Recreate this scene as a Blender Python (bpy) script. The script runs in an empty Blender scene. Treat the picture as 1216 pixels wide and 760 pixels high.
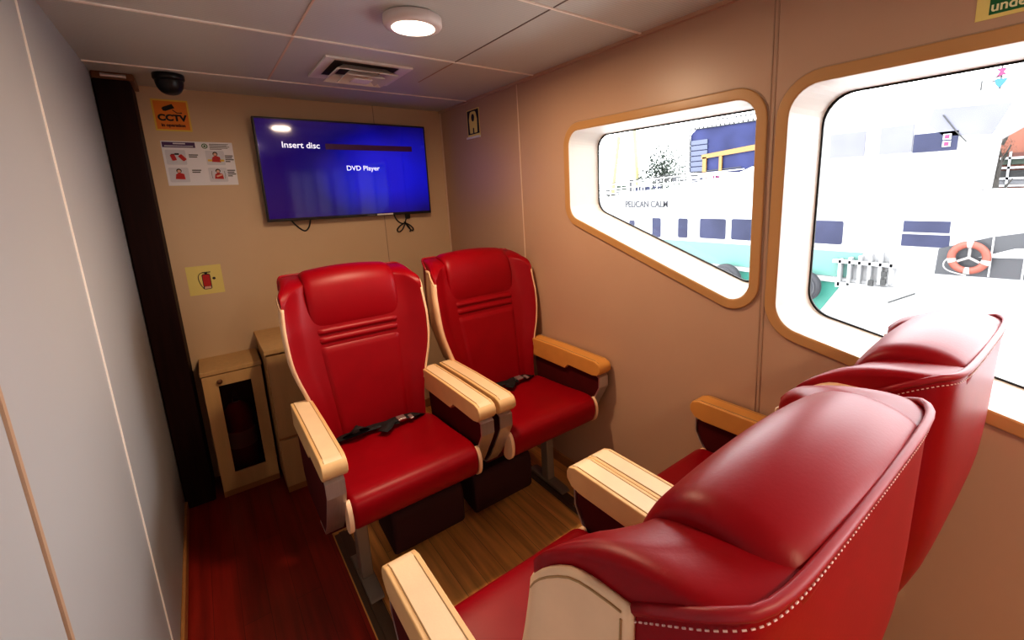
import bpy, bmesh, math, random
import numpy as np
from mathutils import Vector, Matrix
from mathutils.geometry import tessellate_polygon

random.seed(4)
PI = math.pi
SC = bpy.context.scene
COL = SC.collection
SC.view_settings.view_transform = 'Standard'
SC.view_settings.look = 'Medium High Contrast'
SC.view_settings.exposure = 0.0

XR, XL, YB, YF, ZC = 1.408, -0.256, 3.0, -4.2, 2.075

# ------------------------------------------------------------------ materials
def mat(name, col, rough=0.5, metal=0.0, spec=0.5, noise=0.0, nscale=8.0, bump=0.0, bscale=60.0,
        emit=None, estr=0.0, coat=0.0, sheen=0.0, stretch=None):
    m = bpy.data.materials.new(name); m.use_nodes = True
    nt = m.node_tree; b = nt.nodes['Principled BSDF']
    b.inputs['Base Color'].default_value = (*col, 1)
    b.inputs['Roughness'].default_value = rough
    b.inputs['Metallic'].default_value = metal
    b.inputs['Specular IOR Level'].default_value = spec
    b.inputs['Coat Weight'].default_value = coat
    b.inputs['Sheen Weight'].default_value = sheen
    if emit:
        b.inputs['Emission Color'].default_value = (*emit, 1)
        b.inputs['Emission Strength'].default_value = estr
    tc = nt.nodes.new('ShaderNodeTexCoord')
    vec = tc.outputs['Object']
    if stretch:
        mp = nt.nodes.new('ShaderNodeMapping'); mp.inputs['Scale'].default_value = stretch
        nt.links.new(vec, mp.inputs['Vector']); vec = mp.outputs['Vector']
    if noise:
        n = nt.nodes.new('ShaderNodeTexNoise'); n.inputs['Scale'].default_value = nscale
        n.inputs['Detail'].default_value = 4
        nt.links.new(vec, n.inputs['Vector'])
        r = nt.nodes.new('ShaderNodeValToRGB')
        r.color_ramp.elements[0].position = .3; r.color_ramp.elements[1].position = .7
        r.color_ramp.elements[0].color = (*[c * (1 - noise) for c in col], 1)
        r.color_ramp.elements[1].color = (*[min(1, c * (1 + noise)) for c in col], 1)
        nt.links.new(n.outputs['Fac'], r.inputs['Fac'])
        nt.links.new(r.outputs['Color'], b.inputs['Base Color'])
    if bump:
        n2 = nt.nodes.new('ShaderNodeTexNoise'); n2.inputs['Scale'].default_value = bscale
        n2.inputs['Detail'].default_value = 3
        nt.links.new(vec, n2.inputs['Vector'])
        bp = nt.nodes.new('ShaderNodeBump'); bp.inputs['Strength'].default_value = bump
        bp.inputs['Distance'].default_value = 0.004
        nt.links.new(n2.outputs['Fac'], bp.inputs['Height'])
        nt.links.new(bp.outputs['Normal'], b.inputs['Normal'])
    return m

def wood_floor(name, c1, c2, rough):
    m = bpy.data.materials.new(name); m.use_nodes = True
    nt = m.node_tree; N = nt.nodes; L = nt.links; b = N['Principled BSDF']
    tc = N.new('ShaderNodeTexCoord')
    mp = N.new('ShaderNodeMapping'); mp.inputs['Rotation'].default_value = (0, 0, PI / 2)
    L.new(tc.outputs['Object'], mp.inputs['Vector'])
    br = N.new('ShaderNodeTexBrick')
    br.inputs['Scale'].default_value = 1.0
    br.inputs['Brick Width'].default_value = 0.9; br.inputs['Row Height'].default_value = 0.085
    br.inputs['Mortar Size'].default_value = 0.0009
    br.inputs['Color1'].default_value = (*c1, 1); br.inputs['Color2'].default_value = (*c2, 1)
    br.inputs['Mortar'].default_value = (*[x * .45 for x in c2], 1)
    L.new(mp.outputs['Vector'], br.inputs['Vector'])
    mp2 = N.new('ShaderNodeMapping'); mp2.inputs['Scale'].default_value = (38, 2.2, 1)
    L.new(tc.outputs['Object'], mp2.inputs['Vector'])
    no = N.new('ShaderNodeTexNoise'); no.inputs['Scale'].default_value = 1.0; no.inputs['Detail'].default_value = 6
    L.new(mp2.outputs['Vector'], no.inputs['Vector'])
    rp = N.new('ShaderNodeValToRGB'); rp.color_ramp.elements[0].position = .3; rp.color_ramp.elements[1].position = .72
    rp.color_ramp.elements[0].color = (.66, .58, .50, 1); rp.color_ramp.elements[1].color = (1.15, 1.1, 1.05, 1)
    L.new(no.outputs['Fac'], rp.inputs['Fac'])
    mx = N.new('ShaderNodeMix'); mx.data_type = 'RGBA'; mx.blend_type = 'MULTIPLY'; mx.inputs['Factor'].default_value = 1
    L.new(br.outputs['Color'], mx.inputs['A']); L.new(rp.outputs['Color'], mx.inputs['B'])
    L.new(mx.outputs['Result'], b.inputs['Base Color'])
    b.inputs['Roughness'].default_value = rough
    return m

def glass_mat(name, tint=(1, 1, 1), dark=0.0):
    m = bpy.data.materials.new(name); m.use_nodes = True
    nt = m.node_tree; N = nt.nodes; L = nt.links
    N.remove(N['Principled BSDF'])
    t = N.new('ShaderNodeBsdfTransparent'); t.inputs['Color'].default_value = (*[c * (1 - dark) for c in tint], 1)
    g = N.new('ShaderNodeBsdfGlossy'); g.inputs['Roughness'].default_value = 0.02
    f = N.new('ShaderNodeFresnel'); f.inputs['IOR'].default_value = 1.25
    mx = N.new('ShaderNodeMixShader')
    L.new(f.outputs['Fac'], mx.inputs['Fac']); L.new(t.outputs[0], mx.inputs[1]); L.new(g.outputs[0], mx.inputs[2])
    L.new(mx.outputs[0], N['Material Output'].inputs['Surface'])
    return m

def ceiling_mat():
    m = mat('ceiling_panel', (.58, .59, .56), .42)
    nt = m.node_tree; N = nt.nodes; L = nt.links; b = N['Principled BSDF']
    tc = N.new('ShaderNodeTexCoord')
    mp = N.new('ShaderNodeMapping'); mp.inputs['Scale'].default_value = (1, 1, 1)
    L.new(tc.outputs['Object'], mp.inputs['Vector'])
    w = N.new('ShaderNodeTexWave'); w.wave_type = 'BANDS'; w.bands_direction = 'Y'; w.inputs['Scale'].default_value = 26
    L.new(mp.outputs['Vector'], w.inputs['Vector'])
    r = N.new('ShaderNodeValToRGB')
    r.color_ramp.elements[0].color = (.53, .55, .52, 1); r.color_ramp.elements[1].color = (.61, .625, .595, 1)
    L.new(w.outputs['Fac'], r.inputs['Fac']); L.new(r.outputs['Color'], b.inputs['Base Color'])
    return m

M = {}
M['wall_right'] = mat('wall_laminate_warm_light', (0.53, 0.345, 0.235), .38, noise=.03, nscale=2)  # same laminate on all walls, warm bounce light put into this colour
M['wall_back'] = mat('wall_laminate_beige_light', (0.68, 0.5, 0.32), .42, noise=.03, nscale=2)  # the same laminate, tinted for the light on this wall
M['wall_left'] = mat('wall_laminate_cool_light', (0.39, 0.395, 0.41), .45, noise=.02, nscale=2)  # same laminate again, cool daylight tint painted in
M['ceiling'] = ceiling_mat()
M['seam_light'] = mat('cream_seam_strip', (0.95, 0.88, 0.8), .4)
M['seam_dark'] = mat('dark_seam_groove', (.16, .13, .11), .6)
M['seam_tan'] = mat('tan_seam', (.42, .28, .19), .5)
M['seam_pale'] = mat('pale_seam', (.72, .55, .42), .45)
M['oak'] = wood_floor('oak_vinyl_planks', (.95, .54, .18), (.82, .42, .12), .34)
M['aisle_dim'] = wood_floor('vinyl_planks_dim_red_light', (.30, .022, .012), (.24, .016, .009), .30)  # same vinyl as the seating area, dim reddish light painted into the colour
M['base'] = mat('orange_brown_skirting', (.42, .20, .07), .4, noise=.1, nscale=20)
M['leather'] = mat('red_leather', (0.265, 0.0005, 0.0065), .40, spec=.24, noise=.05, nscale=14, bump=.035, bscale=240)
M['leather2'] = mat('red_leather_piping', (.30, .003, .012), .45)
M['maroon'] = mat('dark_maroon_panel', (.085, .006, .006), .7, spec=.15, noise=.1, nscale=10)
M['rail'] = mat('bronze_seat_rail', (.16, .10, .06), .45, metal=.4)
M['pouch'] = mat('dark_maroon_fabric', (.045, .007, .008), .8, bump=.2, bscale=150)
M['beige'] = mat('cream_leather', (.76, .52, .30), .45, noise=.04, nscale=14, bump=.06, bscale=220)
M['pad_shade'] = mat('arm_leather_warm_shade', (0.74, 0.47, 0.22), .45, noise=.04, nscale=14, bump=.05, bscale=220)  # arm pad leather, warm shade of the sides painted into the colour
M['pad_lit_top'] = mat('arm_leather_lit_top', (0.8, 0.58, 0.36), .45, noise=.03, nscale=14, bump=.05, bscale=220)  # same pad leather, lightened as if lit from above
M['pad_wall_shade'] = mat('arm_leather_wall_shade', (.66, .31, .075), .45, noise=.04, nscale=14, bump=.05, bscale=220)  # same pad leather, deeper warm shade painted in for the wall side
M['beige_seam'] = mat('cream_seam', (.40, .24, .11), .6)
M['tan_cover'] = mat('cream_leather_cover', (0.84, 0.57, 0.36), .5, noise=.05, nscale=12)
M['alu'] = mat('brushed_aluminium', (.62, .60, .60), .34, metal=.85, noise=.05, nscale=4, stretch=(60, 2, 2))
M['leg'] = mat('grey_painted_steel', (.30, .25, .20), .4, metal=.3)
M['white_thread'] = mat('white_thread', (.72, .50, .47), .6)
M['black'] = mat('black_plastic', (.012, .012, .013), .35)
M['black_matte'] = mat('matte_black_webbing', (.010, .008, .009), .8)
M['dome'] = mat('smoked_black_dome', (.008, .008, .009), .35)
M['white'] = mat('white_plastic', (.82, .80, .77), .4)
M['reveal'] = mat('white_window_reveal', (.88, .87, .84), .35)
M['ring'] = mat('tan_window_frame', (.52, .29, .115), .38, noise=.03, nscale=4)
M['gasket'] = mat('black_rubber_gasket', (.008, .008, .008), .6)
M['glass'] = glass_mat('window_glass')
M['darkglass'] = glass_mat('smoked_cabinet_glass', (1, .75, .7), .35)
M['pillar'] = mat('dark_brown_post', (.018, .005, .004), .6, spec=.15, noise=.25, nscale=6, stretch=(10, 10, .6))
M['bronze'] = mat('bronze_bracket', (.22, .10, .05), .35, metal=.4)
M['cabinet'] = mat('pale_maple_laminate', (.60, .38, .17), .42, noise=.06, nscale=3, stretch=(14, 14, 1))
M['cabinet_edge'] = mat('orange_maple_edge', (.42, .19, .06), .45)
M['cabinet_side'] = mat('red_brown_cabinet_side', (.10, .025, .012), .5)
M['cabinet_in'] = mat('dark_cabinet_inside', (.05, .02, .015), .7)
M['extinguisher'] = mat('red_gloss_paint', (.45, .012, .012), .25)
M['orange'] = mat('orange_print', (.86, .27, .03), .5)
M['yellow'] = mat('yellow_print', (.86, .62, .10), .5)
M['paleyellow'] = mat('pale_yellow_print', (.83, .70, .24), .5)
M['ink'] = mat('black_ink', (.012, .012, .012), .6)
M['ink_brown'] = mat('brown_ink', (.10, .02, .01), .6)
M['paper'] = mat('white_laminated_paper', (0.88, 0.89, 0.94), .35)
M['paper_panel'] = mat('pale_grey_print', (0.72, 0.74, 0.8), .4)
M['purple'] = mat('purple_print', (.09, .035, .14), .45)
M['redprint'] = mat('red_print', (.55, .02, .02), .5)
M['greyprint'] = mat('grey_print', (.12, .12, .13), .6)
M['skinprint'] = mat('peach_print', (.80, .50, .36), .5)
M['green'] = mat('green_print', (.012, .16, .045), .45)
M['signtext'] = mat('cream_print', (.86, .84, .52), .5)
M['ceramic'] = mat('off_white_metal', (.74, .68, .66), .4)
M['ventdark'] = mat('dark_duct', (.05, .028, .022), .8)
M['lamp'] = mat('glowing_diffuser', (1, .95, .9), .5, emit=(1, .80, .62), estr=9.0)
# outdoors
M['boat_white'] = mat('white_boat_paint', (0.27, 0.27, 0.275), .5)
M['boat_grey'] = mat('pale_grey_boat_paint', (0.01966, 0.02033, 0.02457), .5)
M['boat_teal'] = mat('turquoise_boat_paint', (0.055, 0.14, 0.122), .5)
M['boat_teal2'] = mat('deep_turquoise_boat_paint', (0.0156, 0.1170, 0.0897), .5)
M['boat_win'] = mat('dark_blue_boat_window', (0.021, 0.023, 0.045), .25, spec=.10, noise=.2, nscale=1.3)
M['boat_win2'] = mat('pale_grey_boat_window', (0.062, 0.062, 0.085), .3, noise=.2, nscale=.9)
M['boat_blue'] = mat('navy_bridge_screen', (0.016, 0.019, 0.058), .4, spec=.10, noise=.25, nscale=1.5)
M['boat_slate'] = mat('slate_blue_shutter', (0.0312, 0.0390, 0.0702), .5)
M['boat_yellow'] = mat('ochre_steel', (0.1326, 0.0663, 0.0094), .5)
M['pole_yellow'] = mat('pale_yellow_pole', (0.1638, 0.1404, 0.0585), .6)
M['tyre'] = mat('worn_tyre_rubber', (0.0156, 0.0156, 0.0195), .8)
M['buoy'] = mat('orange_lifebuoy', (0.1326, 0.0296, 0.0172), .6)
M['buoy_band'] = mat('white_band', (0.2028, 0.1872, 0.1794), .6)
M['leaf'] = mat('grey_green_leaf', (0.0234, 0.0328, 0.0234), .8)
M['bark'] = mat('grey_bark', (0.0390, 0.0351, 0.0312), .9)
M['terracotta'] = mat('terracotta_cladding', (0.1521, 0.05265, 0.0327), .8, noise=.15, nscale=2)
M['terracotta_dark'] = mat('deep_terracotta', (0.0702, 0.0234, 0.0172), .8)
M['quay'] = mat('pale_concrete', (0.45, 0.45, 0.45), .8)
M['magenta'] = mat('magenta_fabric', (0.0936, 0.0062, 0.0468), .7)
M['sky_blue'] = mat('bright_blue_fabric', (0.0078, 0.0702, 0.1482), .7)
M['faint'] = mat('faded_grey_lettering', (0.035, 0.035, 0.04), .6, spec=.10)

# ------------------------------------------------------------------ helpers
def link(o, parent=None):
    COL.objects.link(o)
    if parent is not None: o.parent = parent
    return o

def me_obj(name, verts, faces, m, parent=None, smooth=False, loc=None):
    me = bpy.data.meshes.new(name)
    me.from_pydata([tuple(v) for v in verts], [], faces); me.validate(); me.update()
    bm = bmesh.new(); bm.from_mesh(me); bmesh.ops.recalc_face_normals(bm, faces=bm.faces); bm.to_mesh(me); bm.free()
    if isinstance(m, (list, tuple)):
        for k in m: me.materials.append(k)
    else: me.materials.append(m)
    if smooth:
        for p in me.polygons: p.use_smooth = True
    o = bpy.data.objects.new(name, me); link(o, parent)
    if loc: o.location = loc
    return o

class MB:
    """collects shapes into one mesh"""
    def __init__(s): s.v = []; s.f = []; s.mi = []
    def add(s, v, f, mi=0):
        b = len(s.v); s.v += [tuple(x) for x in v]
        for q in f: s.f.append([b + i for i in q]); s.mi.append(mi)
        return s
    def box(s, x0, x1, y0, y1, z0, z1, mi=0):
        v = [(x, y, z) for x in (x0, x1) for y in (y0, y1) for z in (z0, z1)]
        f = [(0, 1, 3, 2), (4, 6, 7, 5), (0, 4, 5, 1), (2, 3, 7, 6), (0, 2, 6, 4), (1, 5, 7, 3)]
        return s.add(v, f, mi)
    def prism(s, pts, a0, a1, axis='x', mi=0):
        """polygon pts (2D) extruded along axis between a0 and a1. axis x: pts are (y,z); y: (x,z); z: (x,y)"""
        n = len(pts)
        def P(p, a): return (a, p[0], p[1]) if axis == 'x' else ((p[0], a, p[1]) if axis == 'y' else (p[0], p[1], a))
        v = [P(p, a0) for p in pts] + [P(p, a1) for p in pts]
        tri = tessellate_polygon([[Vector((p[0], p[1], 0)) for p in pts]])
        f = [tuple(t) for t in tri] + [tuple(i + n for i in t[::-1]) for t in tri]
        f += [(i, (i + 1) % n, n + (i + 1) % n, n + i) for i in range(n)]
        return s.add(v, f, mi)
    def tube(s, path, r, n=8, closed=False, mi=0):
        P = [Vector(p) for p in path]; m = len(P); v = []
        prev = None
        for i in range(m):
            if closed: t = (P[(i + 1) % m] - P[i - 1])
            else: t = P[min(i + 1, m - 1)] - P[max(i - 1, 0)]
            if t.length < 1e-9: t = Vector((0, 0, 1))
            t.normalize()
            if prev is None:
                a = t.cross(Vector((0, 0, 1)))
                if a.length < .1: a = t.cross(Vector((1, 0, 0)))
            else: a = prev - t * prev.dot(t)
            a.normalize(); prev = a; b = t.cross(a)
            rr = r[i] if isinstance(r, (list, tuple)) else r
            v += [P[i] + (a * math.cos(2 * PI * k / n) + b * math.sin(2 * PI * k / n)) * rr for k in range(n)]
        f = []
        for i in range(m if closed else m - 1):
            j = (i + 1) % m
            f += [(i * n + k, i * n + (k + 1) % n, j * n + (k + 1) % n, j * n + k) for k in range(n)]
        if not closed: f += [tuple(range(n))[::-1], tuple((m - 1) * n + k for k in range(n))]
        return s.add(v, f, mi)
    def lathe(s, prof, n=40, c=(0, 0, 0), mi=0):
        v = []; f = []
        for r, z in prof:
            v += [(c[0] + r * math.cos(2 * PI * k / n), c[1] + r * math.sin(2 * PI * k / n), c[2] + z) for k in range(n)]
        for i in range(len(prof) - 1):
            f += [(i * n + k, i * n + (k + 1) % n, (i + 1) * n + (k + 1) % n, (i + 1) * n + k) for k in range(n)]
        f += [tuple(range(n))[::-1], tuple((len(prof) - 1) * n + k for k in range(n))]
        return s.add(v, f, mi)
    def build(s, name, m, parent=None, smooth=False, loc=None, bevel=0, seg=2, angle=None):
        o = me_obj(name, s.v, s.f, m, parent, smooth, loc)
        if len(s.mi) == len(o.data.polygons):
            for p, i in zip(o.data.polygons, s.mi): p.material_index = i
        if bevel:
            b = o.modifiers.new('bevel', 'BEVEL'); b.width = bevel; b.segments = seg; b.limit_method = 'ANGLE'
            b.angle_limit = math.radians(angle or 35)
            for p in o.data.polygons: p.use_smooth = True
            w = o.modifiers.new('wn', 'WEIGHTED_NORMAL'); w.keep_sharp = True
        return o

def tag(o, label=None, cat=None, group=None, kind=None):
    if label: o['label'] = label
    if cat: o['category'] = cat
    if group: o['group'] = group
    if kind: o['kind'] = kind
    return o

def empty(name, loc=(0, 0, 0), rz=0.0, label=None, cat=None, group=None, kind=None):
    o = bpy.data.objects.new(name, None); o.empty_display_size = .05
    link(o); o.location = loc; o.rotation_euler = (0, 0, rz)
    return tag(o, label, cat, group, kind)

def struct(name, mb, m, parent=None, **k):
    o = mb.build(name, m, parent, **k)
    if parent is None: o['kind'] = 'structure'
    return o

def text_mesh(name, s, size, m, parent, x, z, y, align='LEFT', depth=0.0006, bold=0.0, sx=1.0):
    """lettering in the local x-z plane of parent, facing local -y"""
    cu = bpy.data.curves.new('t', 'FONT'); cu.body = s; cu.size = size; cu.align_x = align
    cu.extrude = depth; cu.offset = bold
    t = bpy.data.objects.new('t', cu); COL.objects.link(t)
    dg = bpy.context.evaluated_depsgraph_get()
    me = bpy.data.meshes.new_from_object(t.evaluated_get(dg))
    bpy.data.objects.remove(t); bpy.data.curves.remove(cu)
    me.name = name
    for v in me.vertices:
        a, b, c = v.co; v.co = (a * sx, -c, b)
    me.materials.clear(); me.materials.append(m)
    o = bpy.data.objects.new(name, me); link(o, parent); o.location = (x, y, z)
    return o

def flat(name, pts, y, m, parent, t=0.0008):
    """thin flat shape in local x-z, its face at local y (towards -y)"""
    return MB().prism(pts, y, y + t, 'y').build(name, m, parent)

def rect(x0, x1, z0, z1): return [(x0, z0), (x1, z0), (x1, z1), (x0, z1)]
def disc(cx, cz, r, n=20, ry=None): return [(cx + r * math.cos(2 * PI * k / n), cz + (ry or r) * math.sin(2 * PI * k / n)) for k in range(n)]

def rounded_poly(C, R, seg=8):
    out = []; n = len(C)
    for i in range(n):
        p = Vector(C[i]); a = (Vector(C[i - 1]) - p).normalized(); b = (Vector(C[(i + 1) % n]) - p).normalized()
        th = a.angle(b); r = R[i] if isinstance(R, (list, tuple)) else R
        d = r / math.tan(th / 2); c = p + (a + b).normalized() * (r / math.sin(th / 2))
        s = p + a * d; e = p + b * d
        v0 = s - c; v1 = e - c
        ang = v0.angle_signed(v1) if v0.length > 0 else 0
        a0 = math.atan2(v0.y, v0.x); a1 = math.atan2(v1.y, v1.x)
        da = (a1 - a0 + PI) % (2 * PI) - PI
        out += [(c.x + r * math.cos(a0 + da * k / seg), c.y + r * math.sin(a0 + da * k / seg)) for k in range(seg + 1)]
    return out

def offset_poly(C, d):
    """offset a convex counter-clockwise or clockwise polygon outward by d (negative = inward)"""
    n = len(C); cx = sum(p[0] for p in C) / n; cy = sum(p[1] for p in C) / n
    L = []
    for i in range(n):
        p = Vector(C[i]); q = Vector(C[(i + 1) % n]); e = (q - p).normalized(); nn = Vector((e.y, -e.x))
        if nn.dot(p - Vector((cx, cy))) < 0: nn = -nn
        L.append((p + nn * d, e))
    out = []
    for i in range(n):
        p, e = L[i - 1]; q, f = L[i]
        den = e.x * f.y - e.y * f.x
        t = ((q.x - p.x) * f.y - (q.y - p.y) * f.x) / den
        out.append((p.x + e.x * t, p.y + e.y * t))
    return out

def bspline(ctrl, n, closed=False):
    P = np.array(ctrl, float)
    if closed: P = np.vstack([P[-1:], P, P[:2]])
    else: P = np.vstack([2 * P[0] - P[1], P, 2 * P[-1] - P[-2]])
    segs = len(P) - 3
    ts = np.linspace(0, segs, n, endpoint=not closed)
    out = []
    for t in ts:
        i = min(int(t), segs - 1); u = t - i
        B = np.array([(1 - u) ** 3, 3 * u ** 3 - 6 * u * u + 4, -3 * u ** 3 + 3 * u * u + 3 * u + 1, u ** 3]) / 6
        out.append(B @ P[i:i + 4])
    return np.array(out)

# ------------------------------------------------------------------ room shell
T = .05
# one vinyl floor; the aisle part has its dim red light painted in
struct('floor', MB().box(0.27, XR + T, YF - T, YB + T, -.06, 0), M['oak'])
struct('floor_aisle', MB().box(XL - T, 0.27, YF - T, YB + T, -.06, 0), M['aisle_dim'])
struct('ceiling', MB().box(XL - T, XR + T, YF - T, YB + T, ZC, ZC + T), M['ceiling'])
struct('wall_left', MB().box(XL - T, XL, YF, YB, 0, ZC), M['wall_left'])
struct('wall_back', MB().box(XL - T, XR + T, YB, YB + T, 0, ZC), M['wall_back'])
struct('wall_front', MB().box(XL - T, XR + T, YF - T, YF, 0, ZC), M['wall_back'])

# windows: opening corners as (y, z) on the right wall
WIN = [
    ([(1.645, 1.775), (1.648, 1.392), (.742, 1.092), (.742, 1.768)], [.065, .07, .065, .07]),
    ([(.642, 1.775), (.650, 1.060), (-.33, .862), (-.33, 1.775)], [.085, .085, .08, .08]),
]
for k in range(3):
    y1 = -.48 - k * 1.03
    WIN.append(([(y1, 1.775), (y1, .95), (y1 - .84, .95), (y1 - .84, 1.775)], .08))
holes = [rounded_poly(c, r) for c, r in WIN]

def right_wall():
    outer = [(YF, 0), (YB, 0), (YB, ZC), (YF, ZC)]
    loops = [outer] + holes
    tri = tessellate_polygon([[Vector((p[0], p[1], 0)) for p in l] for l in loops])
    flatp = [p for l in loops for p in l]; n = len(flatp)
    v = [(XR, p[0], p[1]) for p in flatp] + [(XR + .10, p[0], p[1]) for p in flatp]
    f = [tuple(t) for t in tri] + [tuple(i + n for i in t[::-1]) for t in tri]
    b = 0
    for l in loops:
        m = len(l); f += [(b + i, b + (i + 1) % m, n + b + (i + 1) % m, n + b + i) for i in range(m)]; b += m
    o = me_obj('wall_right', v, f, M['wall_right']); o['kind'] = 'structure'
right_wall()

def ring_between(A, B, x0, x1):
    """closed band between two loops of equal length, solid between x0 and x1"""
    n = len(A); v = []; f = []
    for x in (x0, x1):
        v += [(x, p[0], p[1]) for p in A] + [(x, p[0], p[1]) for p in B]
    for i in range(n):
        j = (i + 1) % n
        f += [(i, j, n + j, n + i), (2 * n + i, 3 * n + i, 3 * n + j, 2 * n + j), (i, 2 * n + i, 2 * n + j, j), (n + i, n + j, 3 * n + j, 3 * n + i)]
    return MB().add(v, f)

GX = XR + .15
for k, (c, r) in enumerate(WIN):
    rr = r if isinstance(r, list) else [r] * 4
    w = empty('window_%d' % (k + 1), (0, 0, 0), kind='structure')
    A = rounded_poly(c, rr); B = rounded_poly(offset_poly(c, .036), [x + .036 for x in rr])
    ring_between(rounded_poly(offset_poly(c, .001), rr), B, XR - .010, XR - .0005).build('window_frame', M['ring'], w, bevel=.004, seg=2)
    # lip groove around the frame
    B2 = rounded_poly(offset_poly(c, .040), [x + .040 for x in rr])
    ring_between(B, B2, XR - .003, XR - .0005).build('frame_lip', M['seam_tan'], w)
    gi = offset_poly(c, -.022); gi = [(gi[0][0] - .012, gi[0][1] + .010), (gi[1][0] - .012, gi[1][1] + .004), gi[2], (gi[3][0], gi[3][1] + .012)]
    Gp = rounded_poly(gi, rr)
    n = len(A)
    v = [(XR - .006, p[0], p[1]) for p in A] + [(GX, p[0], p[1]) for p in Gp]
    A2 = rounded_poly(offset_poly(c, .02), rr); G2 = rounded_poly(offset_poly(gi, .06), rr)
    v += [(XR - .004, p[0], p[1]) for p in A2] + [(GX, p[0], p[1]) for p in G2]
    f = []
    for i in range(n):
        j = (i + 1) % n
        f += [(i, j, n + j, n + i), (2 * n + i, 3 * n + i, 3 * n + j, 2 * n + j), (n + i, n + j, 3 * n + j, 3 * n + i), (i, 2 * n + i, 2 * n + j, j)]
    o = me_obj('reveal', v, f, M['reveal'], w)
    Gq = rounded_poly(offset_poly(gi, -.005), rr)
    ring_between(rounded_poly(offset_poly(gi, .004), rr), Gq, GX - .003, GX + .003).build('gasket', M['gasket'], w)
    pane = rounded_poly(offset_poly(gi, .02), rr)
    tri = tessellate_polygon([[Vector((p[0], p[1], 0)) for p in pane]])
    me_obj('glass_pane', [(GX + .004, p[0], p[1]) for p in pane], [tuple(t) for t in tri], M['glass'], w)
    # outer skin of the hull round the window
    # portal for daylight sampling
    ys = [p[0] for p in c]; zs = [p[1] for p in c]
    la = bpy.data.lights.new('window_portal', 'AREA'); la.shape = 'RECTANGLE'
    la.size = max(zs) - min(zs) + .05; la.size_y = max(ys) - min(ys) + .05
    la.cycles.is_portal = True
    lo = bpy.data.objects.new('window_portal', la); link(lo)
    lo.location = (GX + .02, (max(ys) + min(ys)) / 2, (max(zs) + min(zs)) / 2); lo.rotation_euler = (0, PI / 2, 0)

tn = [0]
def trim(mb, m):
    tn[0] += 1
    return struct('trim_%d' % tn[0], mb, m)
# ceiling joints across the cabin (light strips)
for y in (2.596, 1.892, 1.203, .506, -.19, -.89, -1.58, -2.28, -2.98, -3.67):
    trim(MB().box(XL, XR, y - .0048, y + .0048, ZC - .0045, ZC), M['seam_light'])
# ceiling joints along the cabin (fine dark grooves)
trim(MB().box(.357, .365, 1.896, 2.592, ZC - .0015, ZC), M['seam_pale'])
trim(MB().box(.355, .361, 1.207, 1.888, ZC - .0025, ZC), M['seam_pale'])
trim(MB().box(.974, .979, 1.207, 1.888, ZC - .0015, ZC), M['seam_dark'])
trim(MB().box(.974, .979, .51, 1.199, ZC - .0015, ZC), M['seam_dark'])
trim(MB().box(.974, .979, 1.896, 2.3, ZC - .001, ZC), M['seam_tan'])
# cornices
trim(MB().box(XR - .014, XR, YF, YB, ZC - .012, ZC), M['wall_right'])
# left wall joints
trim(MB().box(XL, XL + .003, 1.690, 1.698, .0, ZC), M['seam_light'])
trim(MB().box(XL, XL + .004, .955, .967, .0, ZC), M['seam_tan'])
trim(MB().box(XL, XL + .003, .22, .228, .0, ZC), M['seam_light'])
# right wall joints
trim(MB().box(XR - .003, XR, 2.055, 2.061, .0, ZC), M['seam_pale'])
trim(MB().box(XR - .0025, XR, .688, .692, .0, ZC), M['seam_tan'])
trim(MB().box(XR - .0025, XR, .701, .704, .0, ZC), M['seam_tan'])
trim(MB().box(XR - .003, XR, -.38, -.374, .0, ZC), M['seam_tan'])
# back wall joint above the screen, corner beads
trim(MB().box(.955, .959, YB - .0015, YB, .0, ZC), M['seam_tan'])
trim(MB().box(XR - .008, XR, YB - .008, YB, .0, ZC), M['seam_pale'])
struct('baseboard_left', MB().box(XL, XL + .012, YF, YB - .26, 0, .055), M['base'], bevel=.003)
struct('baseboard_right', MB().box(XR - .012, XR, YF, YB, 0, .06), M['base'], bevel=.003)
struct('baseboard_back', MB().box(.76, XR - .013, YB - .012, YB, 0, .06), M['base'], bevel=.003)

# seat rails in the floor
for i, (x, wd) in enumerate(((.305, .030), (1.225, .030))):
    trim(MB().box(x - wd, x + wd, -.05, 2.05, 0, .008).box(x - .012, x + .012, -.05, 2.05, .008, .013), M['rail'])

# ------------------------------------------------------------------ chairs
Y0 = .55
ZT = [.40, .55, .65, .75, .85, .95, 1.05, 1.20]
TW = [.212, .216, .222, .245, .278, .286, .286, .279]
TR = [.262, .228, .198, .158, .130, .121, .119, .114]
TI = [.410, .385, .365, .345, .325, .308, .288, .235]
TT = [.425, .408, .398, .388, .378, .368, .352, .335]
def sm(z, tab):
    # smoothed table look-up
    return float(np.mean([np.interp(z + d, ZT, tab) for d in (-.05, -.025, 0, .025, .05)]))
NS = 41
def contour(z):
    """outer (rear) and inner (front) contours at height z, each NS points from left tip to right tip, as (x, Y)"""
    w, r, i, t = sm(z, TW), sm(z, TR), sm(z, TI), sm(z, TT)
    o = [(0, r), (.45 * w, r), (.71 * w, r + .002), (.855 * w, r + .012), (.91 * w, r + .050), (.918 * w, r + .11), (.95 * w, .5 * (r + .11 + t)), (1.006 * w, t - .030), (.98 * w, t)]
    n = [(0, i), (.30 * w, i), (.54 * w, i + .002), (.66 * w, i + .012), (.74 * w, i + .28 * (t - i)), (.82 * w, i + .55 * (t - i)), (.90 * w, i + .85 * (t - i)), (.95 * w, t), (.98 * w, t)]
    O = [(-x, y) for x, y in o[:0:-1]] + o
    I = [(-x, y) for x, y in n[:0:-1]] + n
    return bspline(O, NS), bspline(I, NS)
def ztop(Y, x=0.0):
    a = max(0, Y - .15) / .17; c = max(0, min(1.1, (Y - .29) / .06))
    return 1.208 - .050 * a ** 1.5 - .040 * c ** 2
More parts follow.
